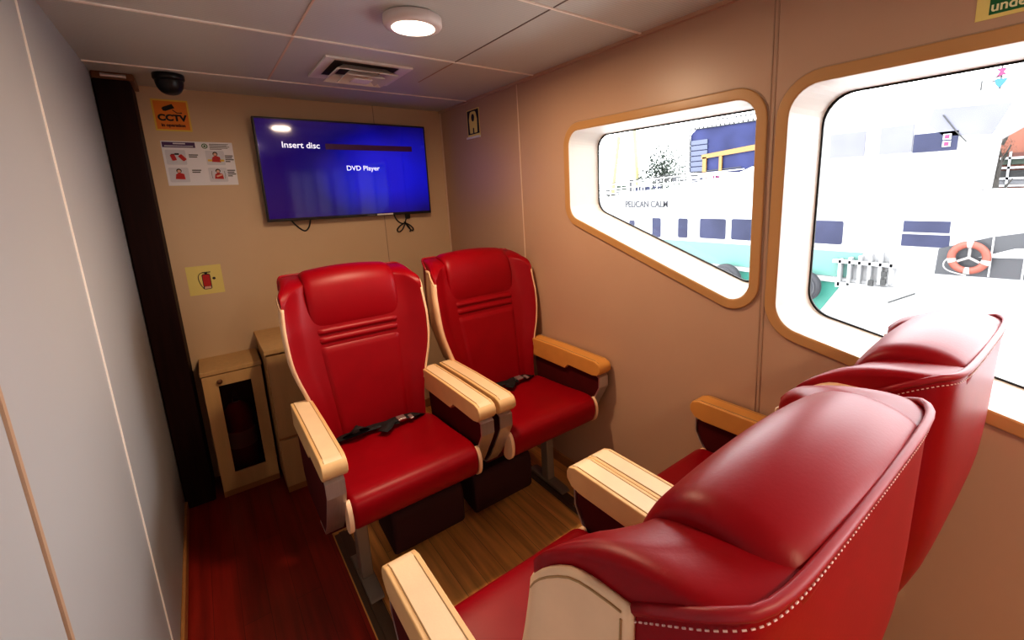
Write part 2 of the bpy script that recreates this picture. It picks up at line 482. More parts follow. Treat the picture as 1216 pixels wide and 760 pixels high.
_cc = {}
def inner_Y(x, z):
    k = round(z, 3)
    if k not in _cc: _cc[k] = contour(z)[1]
    I = _cc[k]; s = np.argsort(I[:, 0])
    return float(np.interp(x, I[s, 0], I[s, 1]))

def back_shell(parent):
    zs = list(np.linspace(.40, 1.0, 19)) ; rows = []
    Zb = 1.0
    for z in zs:
        O, I = contour(z)
        rows.append(([(p[0], p[1], z) for p in O], [(p[0], p[1], z) for p in I]))
    rad = .016
    for s in np.linspace(.08, 1, 9):   # straight part up to the start of the round-over
        O, I = [], []
        for k in range(NS):
            # height differs along the contour, so look each point up at its own height
            pass
        Ot, It = contour(1.0 + s * .165)
        for k in range(NS):
            zo = Zb + s * (ztop(Ot[k][1], Ot[k][0]) - rad - Zb); zi = Zb + s * (ztop(It[k][1], It[k][0]) - rad - Zb)
            O.append((Ot[k][0], Ot[k][1], zo)); I.append((It[k][0], It[k][1], zi))
        rows.append((O, I))
    Of, If = rows[-1]
    for th in np.linspace(12, 90, 8):
        c, s_ = math.cos(math.radians(th)), math.sin(math.radians(th))
        O, I = [], []
        for k in range(NS):
            o = Vector(Of[k]); i = Vector(If[k]); m = (o + i) / 2
            ro, ri = min(rad, .5 * (o - i).length + .012), 0
            O.append(tuple(Vector((m.x + (o.x - m.x) * c, m.y + (o.y - m.y) * c, o.z * c + (m.z * 1.0) * (1 - c) + rad * s_))))
            I.append(tuple(Vector((m.x + (i.x - m.x) * c, m.y + (i.y - m.y) * c, i.z * c + (m.z * 1.0) * (1 - c) + rad * s_))))
        rows.append((O, I))
    v = []; f = []; R = 2 * NS
    for O, I in rows:
        v += [(x, y - Y0, z) for x, y, z in O] + [(x, y - Y0, z) for x, y, z in I[::-1]]
    for a in range(len(rows) - 1):
        for k in range(R):
            f.append((a * R + k, a * R + (k + 1) % R, (a + 1) * R + (k + 1) % R, (a + 1) * R + k))
    for a in (0, len(rows) - 1):
        for k in range(NS - 1):
            f.append((a * R + k, a * R + k + 1, a * R + R - 2 - k, a * R + R - 1 - k))
    o = me_obj('backrest', v, f, M['leather'], parent, smooth=True)
    return rows

def section_extrude(ctrl, xs, shr, n=40, cen=None, lift=None):
    S = bspline(ctrl, n, True)
    c = np.array(cen) if cen else S.mean(0)
    v = []; f = []
    for x, s in zip(xs, shr):
        q = c + (S - c) * s
        dz = lift(x) if lift else 0
        v += [(x, p[0] - Y0, p[1] + dz) for p in q]
    for i in range(len(xs) - 1):
        f += [(i * n + k, i * n + (k + 1) % n, (i + 1) * n + (k + 1) % n, (i + 1) * n + k) for k in range(n)]
    f += [tuple(range(n))[::-1], tuple((len(xs) - 1) * n + k for k in range(n))]
    return v, f

def ends(hw, r, m=6, deep=.72, mid=6):
    """stations along x with rounded ends: the section shrinks towards the ends"""
    xs, sh = [], []
    for k in range(m + 1):
        a = k / m * PI / 2
        xs.append(-hw + r * (1 - math.cos(a)) if False else -hw + r * (1 - math.cos(a)))
        sh.append(deep + (1 - deep) * math.sin(a))
    full = xs + list(np.linspace(-hw + r, hw - r, mid + 2)[1:-1]) + [-x for x in xs[::-1]]
    s = sh + [1] * mid + sh[::-1]
    return full, s

def conform_panel(name, m, parent, hw_top, hw_bot, z0, z1, bulge, nx=22, nz=18, seams=0):
    v = []; f = []
    for j in range(nz + 1):
        t = j / nz; z = z0 + (z1 - z0) * t; hw = hw_bot + (hw_top - hw_bot) * t
        for i in range(nx + 1):
            u = -1 + 2 * i / nx; x = u * hw
            e = min((1 - abs(u)) * hw / .022, (1 - abs(2 * t - 1)) * (z1 - z0) / 2 / .022, 1)
            e = math.sqrt(max(0, 1 - (1 - e) ** 2))
            v.append((x, inner_Y(x, z) - .006 + (bulge + .006) * e - Y0, z))
    for j in range(nz):
        for i in range(nx):
            a = j * (nx + 1) + i; f.append((a, a + 1, a + nx + 2, a + nx + 1))
    return me_obj(name, v, f, m, parent, smooth=True)

def make_chair(name, side):
    """a red leather ferry chair facing +y; side -1/+1: the side its leg stands on"""
    root = empty(name)
    rows = back_shell(root)
    # headrest roll
    ctrl = [(.300, .985), (.302, 1.04), (.298, 1.10), (.288, 1.155), (.262, 1.204), (.218, 1.232), (.160, 1.234), (.114, 1.214), (.108, 1.180), (.18, 1.12), (.24, 1.03), (.27, .985)]
    xs, sh = ends(.182, .030, deep=.86, mid=10)
    v, f = section_extrude(ctrl, xs, sh, 56, cen=(.215, 1.11), lift=lambda x: -.002 - .014 * (x / .18) ** 2)
    me_obj('headrest', v, f, M['leather'], root, smooth=True)
    # two stitched bands below it, and the back panel
    conform_panel('back_band', M['leather'], root, .168, .167, .962, .992, .010, nz=8)
    conform_panel('back_band', M['leather'], root, .166, .165, .926, .958, .009, nz=8)
    conform_panel('back_panel', M['leather'], root, .166, .138, .50, .920, .009, nz=28)
    # piping along the rear rim
    O = rows[19 + 8][0]
    path = []
    for k in range(NS):
        p = Vector((O[k][0], O[k][1] - Y0, O[k][2] + .008 - .040 * max(0, min(1, (O[k][1] - .135) / .09)))); path.append(p)
    P = np.array([tuple(p) for p in path]); D = np.gradient(P, axis=0); Nn = np.stack([D[:, 1], -D[:, 0]], 1); Nn /= np.linalg.norm(Nn, axis=1)[:, None] + 1e-9
    pip = [(P[k][0] + Nn[k][0] * .001, P[k][1] + Nn[k][1] * .001, P[k][2]) for k in range(NS)]
    sel = [k for k in range(NS) if pip[k][1] + Y0 < .235]
    MB().tube([pip[k] for k in sel], .0055, 8).build('piping', M['leather2'], root, smooth=True)
    # white stitching below the piping
    dense = bspline([(pip[k][0] + Nn[k][0] * .002, pip[k][1] + Nn[k][1] * .002, pip[k][2] - .012) for k in sel], 900)
    acc = 0; st = MB(); last = dense[0]; seg = [last]
    for p in dense[1:]:
        d = np.linalg.norm(p - last); acc += d; last = p
        if (acc % .0066) < .0036: seg.append(p)
        else:
            if len(seg) > 1: st.tube([tuple(seg[0]), tuple(seg[-1])], .0009, 5)
            seg = []
    st.build('stitching', M['white_thread'], root)
    # cream covers on the outer sides of the wings
    for s in (-1, 1):
        v = []; f = []; zz = list(np.linspace(.70, 1.0, 12)) + [1.0 + q for q in np.linspace(.02, .165, 9)]
        cols = None
        for z in zz:
            O, I = contour(z)
            half = [tuple(p) for p in O if p[0] * s > .12]
            half.sort(key=lambda p: p[1])
            H = np.array(half); yy = np.linspace(.212, H[:, 1].max() - .001, 12)
            xx = np.interp(yy, H[:, 1], np.abs(H[:, 0]))
            for x, y in zip(xx, yy):
                zt = z if z <= 1.0 else 1.0 + (z - 1.0) / .165 * (min(ztop(y, x) - .020, 1.156) - 1.0)
                v.append((s * (x + .003), y - Y0, zt))
            tip = I[0] if s < 0 else I[-1]
            zt = z if z <= 1.0 else 1.0 + (z - 1.0) / .165 * (min(ztop(tip[1], tip[0]) - .020, 1.156) - 1.0)
            v.append((s * (abs(tip[0]) - .006), tip[1] + .004 - Y0, zt))
        nc = 13
        for a in range(len(zz) - 1):
            f += [(a * nc + k, a * nc + k + 1, (a + 1) * nc + k + 1, (a + 1) * nc + k) for k in range(nc - 1)]
        o = me_obj('wing_cover', v, f, M['tan_cover'], root, smooth=True)
        sd = o.modifiers.new('thick', 'SOLIDIFY'); sd.thickness = .004; sd.offset = 0
        # seam line along the cover's rear and top edge
        top = [v[(len(zz) - 1) * nc + k] for k in range(1, nc)]
        sq = MB().tube([(p[0] + s * .003, p[1], p[2] - .010) for p in top], .0012, 5)
        rear = [v[a * nc + 1] for a in range(len(zz))]
        sq.tube([(p[0] + s * .003, p[1], p[2]) for p in rear[:-1]], .0012, 5)
        sq.build('cover_seam', M['beige_seam'], o)
    # seat cushion
    ctrl = [(.36, .535), (.50, .540), (.65, .548), (.78, .562), (.845, .566), (.878, .545), (.884, .50), (.872, .455), (.840, .428), (.70, .425), (.50, .425), (.36, .43)]
    xs, sh = ends(.233, .022, deep=.86, mid=8)
    v, f = section_extrude(ctrl, xs, sh, 60, cen=(.62, .49))
    seat = me_obj('seat', v, f, M['leather'], root, smooth=True)
    for s in (-1, 1):
        lens = [(.800, .430), (.838, .428), (.864, .442), (.878, .475), (.880, .515), (.866, .548), (.842, .560), (.832, .535), (.818, .48)]
        L = bspline(lens, 36, True)
        MB().prism([(y - Y0, z) for y, z in L], s * .226, s * .240).build('seat_end_cap', M['tan_cover'], seat, bevel=.003)
    # armrests
    for s in (-1, 1):
        xo, xi = s * .299, s * .226
        a = empty('armrest'); a.parent = root
        pts = [(.36, .642), (.655, .642), (.668, .655), (.680, .667), (.850, .664), (.888, .672), (.905, .690), (.906, .710), (.896, .727), (.870, .736), (.60, .738), (.36, .734)]
        MB().prism([(y - Y0, z) for y, z in pts], min(xo, xi), max(xo, xi)).build('arm_pad', M['pad_shade'], a, bevel=.013, seg=4, angle=50)
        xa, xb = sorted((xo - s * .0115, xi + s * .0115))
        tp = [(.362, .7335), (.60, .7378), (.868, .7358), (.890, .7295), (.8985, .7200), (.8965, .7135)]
        MB().prism([(y - Y0, z + .0012) for y, z in tp] + [(y - Y0 - .002, z - .006) for y, z in tp[::-1]], xa, xb).build('pad_lit_top', M['pad_lit_top'], a, bevel=.0008, seg=1)  # lighter strip added so the pad top reads as lit
        sm_ = MB()
        for xx in (xo - s * .0115, xi + s * .0115):
            sm_.tube([(xx, .37 - Y0, .7345), (xx, .60 - Y0, .7385), (xx, .865 - Y0, .7365), (xx, .889 - Y0, .7295)], .0016, 5)
        sm_.build('pad_seam', M['beige_seam'], a)
        pan = [(.38, .655), (.862, .668), (.884, .655), (.884, .610), (.862, .570), (.790, .455), (.745, .405), (.46, .400), (.40, .46)]
        x0, x1 = sorted((s * .293, s * .244))
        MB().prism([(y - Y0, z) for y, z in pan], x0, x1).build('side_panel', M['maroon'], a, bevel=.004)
        path = [(.866, .672), (.889, .658), (.889, .608), (.866, .567), (.795, .453), (.748, .400), (.66, .394)]
        q = [Vector((0, p[0] - Y0, p[1])) for p in path]
        n = len(q); v = []; f = []
        for i in range(n):
            t = (q[min(i + 1, n - 1)] - q[max(i - 1, 0)]).normalized(); nn = Vector((0, -t.z, t.y))
            for xx in (s * .294, s * .238):
                for off in (-.0005, .006):
                    p = q[i] - nn * off * (-1 if False else 1)
                    v.append((xx, p.y, p.z))
        for i in range(n - 1):
            b = i * 4; c = b + 4
            f += [(b, b + 1, c + 1, c), (b + 2, c + 2, c + 3, b + 3), (b, c, c + 2, b + 2), (b + 1, b + 3, c + 3, c + 1)]
        f += [(0, 2, 3, 1), ((n - 1) * 4, (n - 1) * 4 + 1, (n - 1) * 4 + 3, (n - 1) * 4 + 2)]
        me_obj('metal_edge', v, f, M['alu'], a)
    # frame below
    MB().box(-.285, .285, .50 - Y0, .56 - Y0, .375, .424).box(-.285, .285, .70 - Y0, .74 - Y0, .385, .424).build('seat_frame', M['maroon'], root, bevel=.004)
    lx = side * .155
    lg = MB()
    lg.box(lx - .022, lx + .022, .545 - Y0, .60 - Y0, .020, .40)
    lg.build('leg', M['leg'], root, bevel=.006)
    MB().prism([(.42 - Y0, .0135), (.72 - Y0, .0135), (.70 - Y0, .026), (.62 - Y0, .032), (.52 - Y0, .032), (.44 - Y0, .026)], lx - .026, lx + .026).build('foot', M['leg'], root, bevel=.004)
    a, b = sorted((side * .04, -side * .280))
    pb = MB().prism([(.36 - Y0, .06), (.575 - Y0, .035), (.595 - Y0, .06), (.60 - Y0, .20), (.585 - Y0, .235), (.36 - Y0, .25)], a, b).build('stowage_pouch', M['pouch'], root, bevel=.018, seg=3)
    # lap belt
    bw = MB()
    def strap(pts, w=.024, t=.0022):
        P = bspline(pts, 30); v = []; f = []
        for i in range(len(P)):
            tt = P[min(i + 1, 29)] - P[max(i - 1, 0)]; tt /= np.linalg.norm(tt) + 1e-9
            wv = np.cross(tt, (0, 0, 1)); wv /= np.linalg.norm(wv) + 1e-9
            up = np.cross(wv, tt)
            for sx in (-1, 1):
                for sz in (0, 1): v.append(tuple(P[i] + wv * w * sx + up * t * sz))
        for i in range(29):
            b = i * 4; c = b + 4
            f += [(b, b + 1, c + 1, c), (b + 2, c + 2, c + 3, b + 3), (b, c, c + 2, b + 2), (b + 1, b + 3, c + 3, c + 1)]
        f += [(0, 2, 3, 1), (116, 117, 119, 118)]
        bw.add(v, f)
    strap([(.19, -.15, .530), (.17, -.13, .552), (.12, -.115, .560), (.05, -.13, .556), (-.02, -.12, .557), (-.08, -.10, .558)])
    strap([(-.19, -.15, .530), (-.17, -.13, .552), (-.13, -.11, .560), (-.07, -.12, .562), (-.03, -.10, .566), (-.02, -.07, .564), (.01, -.05, .562)])
    strap([(.13, -.13, .552), (.12, -.10, .58), (.09, -.09, .60), (.07, -.10, .585), (.06, -.12, .560)], .02)
    belt = bw.build('seat_belt', M['black_matte'], root, smooth=True)
    MB().box(-.105, -.070, -.125, -.085, .562, .572).box(-.135, -.118, -.115, -.075, .560, .568).build('buckle', M['alu'], belt, bevel=.003)
    return root

def copy_tree(o, parent=None):
    c = o.copy(); COL.objects.link(c)
    if parent is not None:
        c.parent = parent
    for ch in list(o.children): copy_tree(ch, c)
    return c

GR = 'red leather ferry chairs facing each other'
X1, X2 = .4875, 1.0960
A = make_chair('passenger_chair', -1); B_ = make_chair('passenger_chair', 1)
A2 = copy_tree(A); B2_ = copy_tree(B_)
A.location = (X1 + .010, Y0, 0); B_.location = (X2, Y0, 0)
B2_.location = (X1 - .012, 2.285 - Y0, 0); B2_.rotation_euler = (0, 0, PI)
A2.location = (X2 - .006, 2.285 - Y0, 0); A2.rotation_euler = (0, 0, PI)
def shade_wall_pads(chair, s):  # gives the wall-side pads their painted warm shade
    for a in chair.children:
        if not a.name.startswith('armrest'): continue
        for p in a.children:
            if p.name.startswith(('arm_pad', 'pad_lit_top')) and (sum(v.co.x for v in p.data.vertices) * s > 0):
                p.material_slots[0].link = 'OBJECT'; p.material_slots[0].material = M['pad_wall_shade']
shade_wall_pads(B_, 1); shade_wall_pads(A2, -1)
tag(A, 'red leather chair seen from behind, nearest of all, with a large headrest across the picture', 'chair', GR)
tag(B_, 'red leather chair seen from behind, its headrest against the big window', 'chair', GR)
tag(B2_, 'red leather chair facing us, beside the aisle and the small cabinets', 'chair', GR)
tag(A2, 'red leather chair facing us, in the corner beside the tan window wall', 'chair', GR)

# ------------------------------------------------------------------ television
tilt = math.radians(1.2)
tv = empty('television', (.777, YB - .055, 1.679), label='wall-mounted flat television with a blue screen reading Insert disc', cat='television')
tv.rotation_euler = (tilt, 0, 0)
W2, H2 = .473, .279
MB().box(-W2, W2, -.020, .012, -H2, H2).box(-.30, .30, .012, .030, -.22, .12).build('housing', M['black'], tv, bevel=.003)
def screen_mat():
    m = bpy.data.materials.new('blue_menu_screen'); m.use_nodes = True
    nt = m.node_tree; N = nt.nodes; L = nt.links; b = N['Principled BSDF']
    b.inputs['Base Color'].default_value = (.005, .004, .010, 1); b.inputs['Roughness'].default_value = .07
    b.inputs['Specular IOR Level'].default_value = .5; b.inputs['Coat Weight'].default_value = .15; b.inputs['Coat Roughness'].default_value = .05
    tc = N.new('ShaderNodeTexCoord')
    mp = N.new('ShaderNodeMapping'); mp.inputs['Location'].default_value = (-.36, 0, .02); mp.inputs['Scale'].default_value = (1.6, 1, 2.6)
    L.new(tc.outputs['Object'], mp.inputs['Vector'])
    g = N.new('ShaderNodeTexGradient'); g.gradient_type = 'SPHERICAL'; L.new(mp.outputs['Vector'], g.inputs['Vector'])
    n = N.new('ShaderNodeTexNoise'); n.inputs['Scale'].default_value = 2.2; n.inputs['Detail'].default_value = 1; n.inputs['Distortion'].default_value = .8
    L.new(tc.outputs['Object'], n.inputs['Vector'])
    mm = N.new('ShaderNodeMath'); mm.operation = 'MULTIPLY_ADD'; mm.inputs[1].default_value = .45
    L.new(n.outputs['Fac'], mm.inputs[0]); L.new(g.outputs['Fac'], mm.inputs[2])
    r = N.new('ShaderNodeValToRGB')
    e = r.color_ramp.elements; e[0].position = .12; e[0].color = (.020, .0004, .10, 1)
    e[1].position = .95; e[1].color = (.001, .007, .66, 1)
    k = r.color_ramp.elements.new(.5); k.color = (.002, .001, .15, 1)
    L.new(mm.outputs[0], r.inputs['Fac'])
    L.new(r.outputs['Color'], b.inputs['Emission Color']); b.inputs['Emission Strength'].default_value = .75
    return m
MB().box(-W2 + .010, W2 - .010, -.0215, -.0195, -H2 + .016, H2 - .010).build('screen', screen_mat(), tv)
M['txt'] = mat('white_screen_text', (.8, .8, .85), .5, emit=(.85, .85, .95), estr=.8)
M['bar'] = mat('dark_red_menu_bar', (.03, .005, .02), .5, emit=(.03, .001, .03), estr=.5)
flat('menu_bar', rect(-.135, .375, .118, .150), -.0222, M['bar'], tv, .0006)
text_mesh('lettering', 'Insert disc', .046, M['txt'], tv, -.355, .122, -.0228, bold=.0006)
text_mesh('lettering', 'DVD Player', .040, M['txt'], tv, -.035, .000, -.0228, bold=.0004)
flat('sticker', rect(.115, .215, -H2 + .003, -H2 + .013), -.0208, M['white'], tv, .0008)
flat('maker_badge', rect(.055, .105, -H2 + .004, -H2 + .011), -.0206, M['greyprint'], tv, .0006)
MB().box(-.14, .14, .030, .052, -.1, .1).build('wall_bracket', M['black'], tv)

def cable(name, pts, r, label, parent=None):
    o = MB().tube([tuple(p) for p in bspline(pts, 60)], r, 6).build(name, M['black'], parent, smooth=True)
    return o
yk = YB - .012
c = cable('power_cable', [(.42, yk - .01, 1.43), (.425, yk, 1.395), (.46, yk, 1.355), (.49, yk, 1.325), (.515, yk, 1.355), (.525, yk, 1.395), (.528, yk - .01, 1.43)], .0042, '')
c.parent = tv; c.location = (-.777, -(YB - .055), -1.679)
cr = empty('power_cable', (1.05 - .777, yk - YB + .055, 1.34 - 1.679)); cr.parent = tv; cr.scale = (1.2, 1, 1.2)
mbc = MB()
for pts in ([(-.03, -.01, .085), (-.028, 0, .05), (-.015, 0, .015), (.012, 0, -.005), (.03, -.002, -.002)],
            [(.03, -.002, 0), (.0, -.004, -.012), (-.022, -.004, -.035), (-.012, -.004, -.052), (.012, -.004, -.040), (.03, -.003, -.004)],
            [(.03, -.004, 0), (.055, -.005, -.012), (.078, -.005, -.036), (.068, -.005, -.050), (.048, -.005, -.032), (.03, -.004, 0)],
            [(.03, -.004, 0), (.045, -.007, -.016), (.060, -.007, -.044), (.050, -.007, -.050)],
            [(.03, -.004, 0), (.035, -.005, .02), (.045, -.005, .035)]):
    mbc.tube([tuple(p) for p in bspline(pts, 30)], .0036, 6)
mbc.build('cord', M['black'], cr, smooth=True)
MB().box(.034, .060, -.018, .006, .022, .062).build('plug', M['black'], cr, bevel=.006, seg=3)
MB().tube([(.026, -.004, -.001), (.034, -.004, .001)], .008, 8).build('cable_tie', M['black_matte'], cr)

# ------------------------------------------------------------------ signs on the back wall
def sign(name, loc, rz, label, cat='sign'): return empty(name, loc, rz, label, cat)
s = sign('camera_warning_sign', (-.018, YB - .0015, 1.947), 0, 'orange CCTV in operation sticker with a camera symbol, under the dome camera')
flat('border', rect(-.070, .070, -.0745, .0735), -.0004, M['yellow'], s, .0016)
flat('panel', rect(-.063, .063, -.067, .066), -.0010, M['orange'], s)
th = math.radians(24)
def rot2(pts, a, cx, cz): return [(cx + x * math.cos(a) - z * math.sin(a), cz + x * math.sin(a) + z * math.cos(a)) for x, z in pts]
pic = MB()
pic.prism(rot2(rect(-.021, .021, -.010, .010), th, -.008, .036), -.0018, -.0010, 'y')
pic.prism(rot2(rect(-.026, -.020, -.007, .007), th, -.008, .036), -.0018, -.0010, 'y')
pic.prism([(.004, .026), (.009, .026), (.021, .015), (.019, .012)], -.0018, -.0010, 'y')
pic.prism(rect(.019, .038, .011, .0145), -.0018, -.0010, 'y')
pic.prism(disc(.038, .013, .0032, 10), -.0018, -.0010, 'y')
pic.build('camera_symbol', M['ink'], s)
text_mesh('lettering', 'CCTV', .040, M['ink'], s, 0, -.025, -.0012, 'CENTER', bold=.0018, sx=1.04)
text_mesh('lettering', 'in operation', .0185, M['ink_brown'], s, 0, -.053, -.0012, 'CENTER', bold=.0011, sx=1.0)

s = sign('safety_poster', (.0625, YB - .0015, 1.716), 0, 'white lifejacket instruction poster with purple header and four small red figures', 'poster')
flat('sheet', rect(-.144, .144, -.109, .109), 0, M['paper'], s, .0012)
flat('header', rect(-.140, -.012, .078, .104), -.0006, M['purple'], s)
hd = MB()
hd.prism(rect(-.098, -.050, .094, .100), -.0012, -.0006, 'y'); hd.prism(rect(-.132, -.020, .083, .087), -.0012, -.0006, 'y')
hd.build('header_text', M['paper_panel'], s)
em = MB()
A_, Bq = disc(.026, .088, .0125, 24), disc(.026, .088, .0085, 24)
n = 24
v = [(p[0], -.0008, p[1]) for p in A_] + [(p[0], -.0008, p[1]) for p in Bq]
em.add(v, [(i, (i + 1) % n, n + (i + 1) % n, n + i) for i in range(n)])
em.prism(disc(.026, .088, .0050, 16), -.0010, -.0004, 'y')
em.build('round_emblem', M['green'], s)
tx = MB()
for i in range(5):
    tx.prism(rect(.046, (.126, .118, .130, .122, .096)[i], .097 - i * .0062, .0998 - i * .0062), -.0008, -.0002, 'y')
tx.build('small_print', M['greyprint'], s)
for (x, z) in ((-.040, .040), (.108, .038), (-.038, -.036), (.108, -.036)):
    tx = MB()
    for i in range(4 if x > 0 else 2):
        tx.prism(rect(x - .004, x + (.030, .026, .032, .016)[i] * (1 if x > 0 else 1.1), z - i * .0095, z - i * .0095 + .0055), -.0012, -.0006, 'y')
    tx.build('small_print', M['greyprint'], s)
for cx, cz in ((-.086, .030), (.072, .030), (-.086, -.056), (.072, -.056)):
    flat('picture_panel', rounded_poly(rect(cx - .048, cx + .030, cz - .036, cz + .036), .005, 3), -.0004, M['paper_panel'], s, .0006)
def figure(cx, cz, kind):
    r = MB(); k = MB(); p = MB()
    if kind == 0:
        r.prism(rot2(rounded_poly(rect(-.009, .009, -.016, .014), .004, 3), .25, cx - .020, cz), -.0016, -.0008, 'y')
        r.prism(rot2(rounded_poly(rect(-.009, .009, -.018, .014), .004, 3), .65, cx + .014, cz), -.0016, -.0008, 'y')
        k.prism(rot2(rect(-.022, .010, .014, .018), .1, cx - .004, cz), -.0016, -.0008, 'y')
        k.prism(rect(cx - .012, cx + .004, cz + .012, cz + .020), -.0016, -.0008, 'y')
    else:
        k.prism(disc(cx - .008, cz + .020, .0105, 16), -.0014, -.0006, 'y')
        p.prism(disc(cx - .008, cz + .018, .0072, 14), -.0018, -.0012, 'y')
        r.prism([(cx - .026, cz - .020), (cx + .012, cz - .022), (cx + .010, cz + .004), (cx - .004, cz + .010), (cx - .012, cz + .010), (cx - .022, cz + .002)], -.0016, -.0008, 'y')
        if kind == 1:
            for q in (rect(cx - .042, cx - .024, cz - .018, cz - .008), rect(cx + .008, cx + .026, cz - .018, cz - .008)): flat('yellow_print', q, -.0016, M['yellow'], s)
        if kind == 3:
            p.prism([(cx - .02, cz - .006), (cx + .006, cz + .004), (cx + .010, cz - .002), (cx - .014, cz - .012)], -.0020, -.0014, 'y')
            for sg in (-1, 1):
                k.tube([(cx - .008 + sg * (.024 + .004 * math.cos(a)), -.0008, cz + .022 * math.sin(a)) for a in np.linspace(-1.1, 1.1, 8)], .0007, 4)
    r.build('red_lifejacket_print', M['redprint'], s); k.build('outline_print', M['ink'], s)
    if p.v: p.build('figure_print', M['skinprint'], s)
figure(-.086, .030, 0); figure(.072, .030, 1); figure(-.086, -.056, 2); figure(.072, -.056, 3)

s = sign('extinguisher_sign', (-.010, YB - .0015, 1.115), 0, 'pale yellow square sign with a red fire extinguisher, above the small cabinet')
flat('panel', rot2(rect(-.074, .074, -.076, .077), 0, 0, 0), 0, M['paleyellow'], s, .0012)
k = MB()
k.prism(rounded_poly(rect(-.013, .023, -.050, .032), .008, 5), -.0010, -.0004, 'y')
k.prism(rect(.000, .012, .030, .040), -.0010, -.0004, 'y'); k.prism(rect(-.010, .026, .038, .043), -.0010, -.0004, 'y')
k.prism(disc(.037, .005, .007, 12), -.0010, -.0004, 'y')
k.tube([tuple(p) for p in bspline([(.0, -.001, .040), (-.018, -.001, .040), (-.030, -.001, .022), (-.027, -.001, -.010), (-.018, -.001, -.036), (-.010, -.001, -.048)], 24)], .0016, 5)
k.build('extinguisher_outline', M['ink'], s)
flat('extinguisher_symbol', rounded_poly(rect(-.010, .020, -.034, .028), .006, 5), -.0015, M['redprint'], s)
flat('extinguisher_base', rect(-.009, .019, -.047, -.035), -.0015, M['skinprint'], s)

# right wall signs
R90 = -PI / 2
s = sign('lifejacket_sign', (XR - .0015, 2.545, 1.940), R90, 'small black and yellow lifejacket sign high on the window wall near the corner')
flat('panel', rect(-.078, .078, -.080, .080), 0, M['paleyellow'], s, .0012)
flat('black_ground', rect(-.070, .070, -.066, .074), -.0006, M['ink'], s)
jk = MB().prism(rounded_poly([(-.046, -.060), (-.008, -.060), (-.008, -.030), (.008, -.030), (.008, -.060), (.046, -.060), (.050, .02), (.034, .066), (-.034, .066), (-.050, .02)], [.006, .003, .003, .003, .003, .006, .02, .02, .02, .02], 4), -.0014, -.0006, 'y')
jk.build('jacket_symbol', M['paleyellow'], s)
flat('neck_hole', disc(.0, .030, .018, 18, .022), -.0020, M['ink'], s)
MB().box(-.080, .080, -.010, .0005, -.092, -.080).build('ledge', M['white'], s)

s = sign('lifejacket_notice', (XR - .0015, .105, 1.890), R90, 'green and cream lifejackets under seat sign above the big window', 'sign')
flat('panel', rect(-.146, .155, -.054, .060), 0, M['paleyellow'], s, .0014)
flat('green_ground', rect(-.124, .146, -.046, .052), -.0006, M['green'], s)
text_mesh('lettering', 'Lifejackets', .028, M['signtext'], s, -.118, -.016, -.0008, bold=.0006)
text_mesh('lettering', 'under seat', .028, M['signtext'], s, -.122, -.040, -.0008, bold=.0006)

# ------------------------------------------------------------------ pillar and cabinets
p = empty('pillar', (-.195, YB - .125, 0), label='dark brown square post standing in the left back corner', cat='pillar')
MB().box(-.059, .060, -.122, .122, 0, 2.045).build('post', M['pillar'], p, bevel=.008)
MB().box(-.059, .075, -.115, .12, 2.045, ZC).build('head_plate', M['bronze'], p, bevel=.004)
MB().tube([(-.03, -.116, 2.060), (.05, -.116, 2.060)], .008, 8).build('chrome_pin', M['alu'], p)

cb = empty('extinguisher_cabinet', (.022, 2.865, 0), label='short pale wood cabinet with a dark glass door, beside the dark post', cat='cabinet')
x0, x1, d0, d1 = -.122, .128, -.120, .134
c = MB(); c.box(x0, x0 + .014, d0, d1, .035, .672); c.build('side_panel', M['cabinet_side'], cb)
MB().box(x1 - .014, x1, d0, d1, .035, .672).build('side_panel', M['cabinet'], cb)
MB().box(x0 + .014, x1 - .014, d1 - .01, d1, .035, .672).build('back_panel', M['cabinet_in'], cb)
MB().box(x0 + .014, x1 - .014, d0, d1 - .01, .035, .050).build('bottom_panel', M['cabinet_in'], cb)
MB().box(x0 - .003, x1 + .004, d0 - .018, d1, .672, .694).build('cabinet_top', M['cabinet'], cb, bevel=.002)
MB().box(x0, x1, d0 - .004, d1, .0, .033).build('plinth', M['cabinet_edge'], cb)
def framed(x0, x1, z0, z1, hx0, hx1, hz0, hz1, ya, yb):
    loops = [rect(x0, x1, z0, z1), rect(hx0, hx1, hz0, hz1)]
    tri = tessellate_polygon([[Vector((a, b, 0)) for a, b in l] for l in loops])
    P = [q for l in loops for q in l]; n = 8
    v = [(a, ya, b) for a, b in P] + [(a, yb, b) for a, b in P]
    f = [tuple(t) for t in tri] + [tuple(i + n for i in t[::-1]) for t in tri]
    for b in (0, 4): f += [(b + i, b + (i + 1) % 4, n + b + (i + 1) % 4, n + b + i) for i in range(4)]
    return MB().add(v, f)
door = framed(x0 + .001, x1 - .001, .037, .668, -.060, .076, .125, .608, d0 - .016, d0 - .001).build('door', M['cabinet'], cb)
MB().box(-.064, .080, d0 - .006, d0 - .003, .121, .612).build('door_glass', M['darkglass'], door)
kb = MB().lathe([(.004, 0), (.006, .006), (.012, .010), (.012, .014), (.006, .018)], 18)
kb.v = [(a - .052, d0 - .016 - cz, b + .634) for a, b, cz in kb.v]
kb.build('knob', M['bronze'], door, smooth=True)

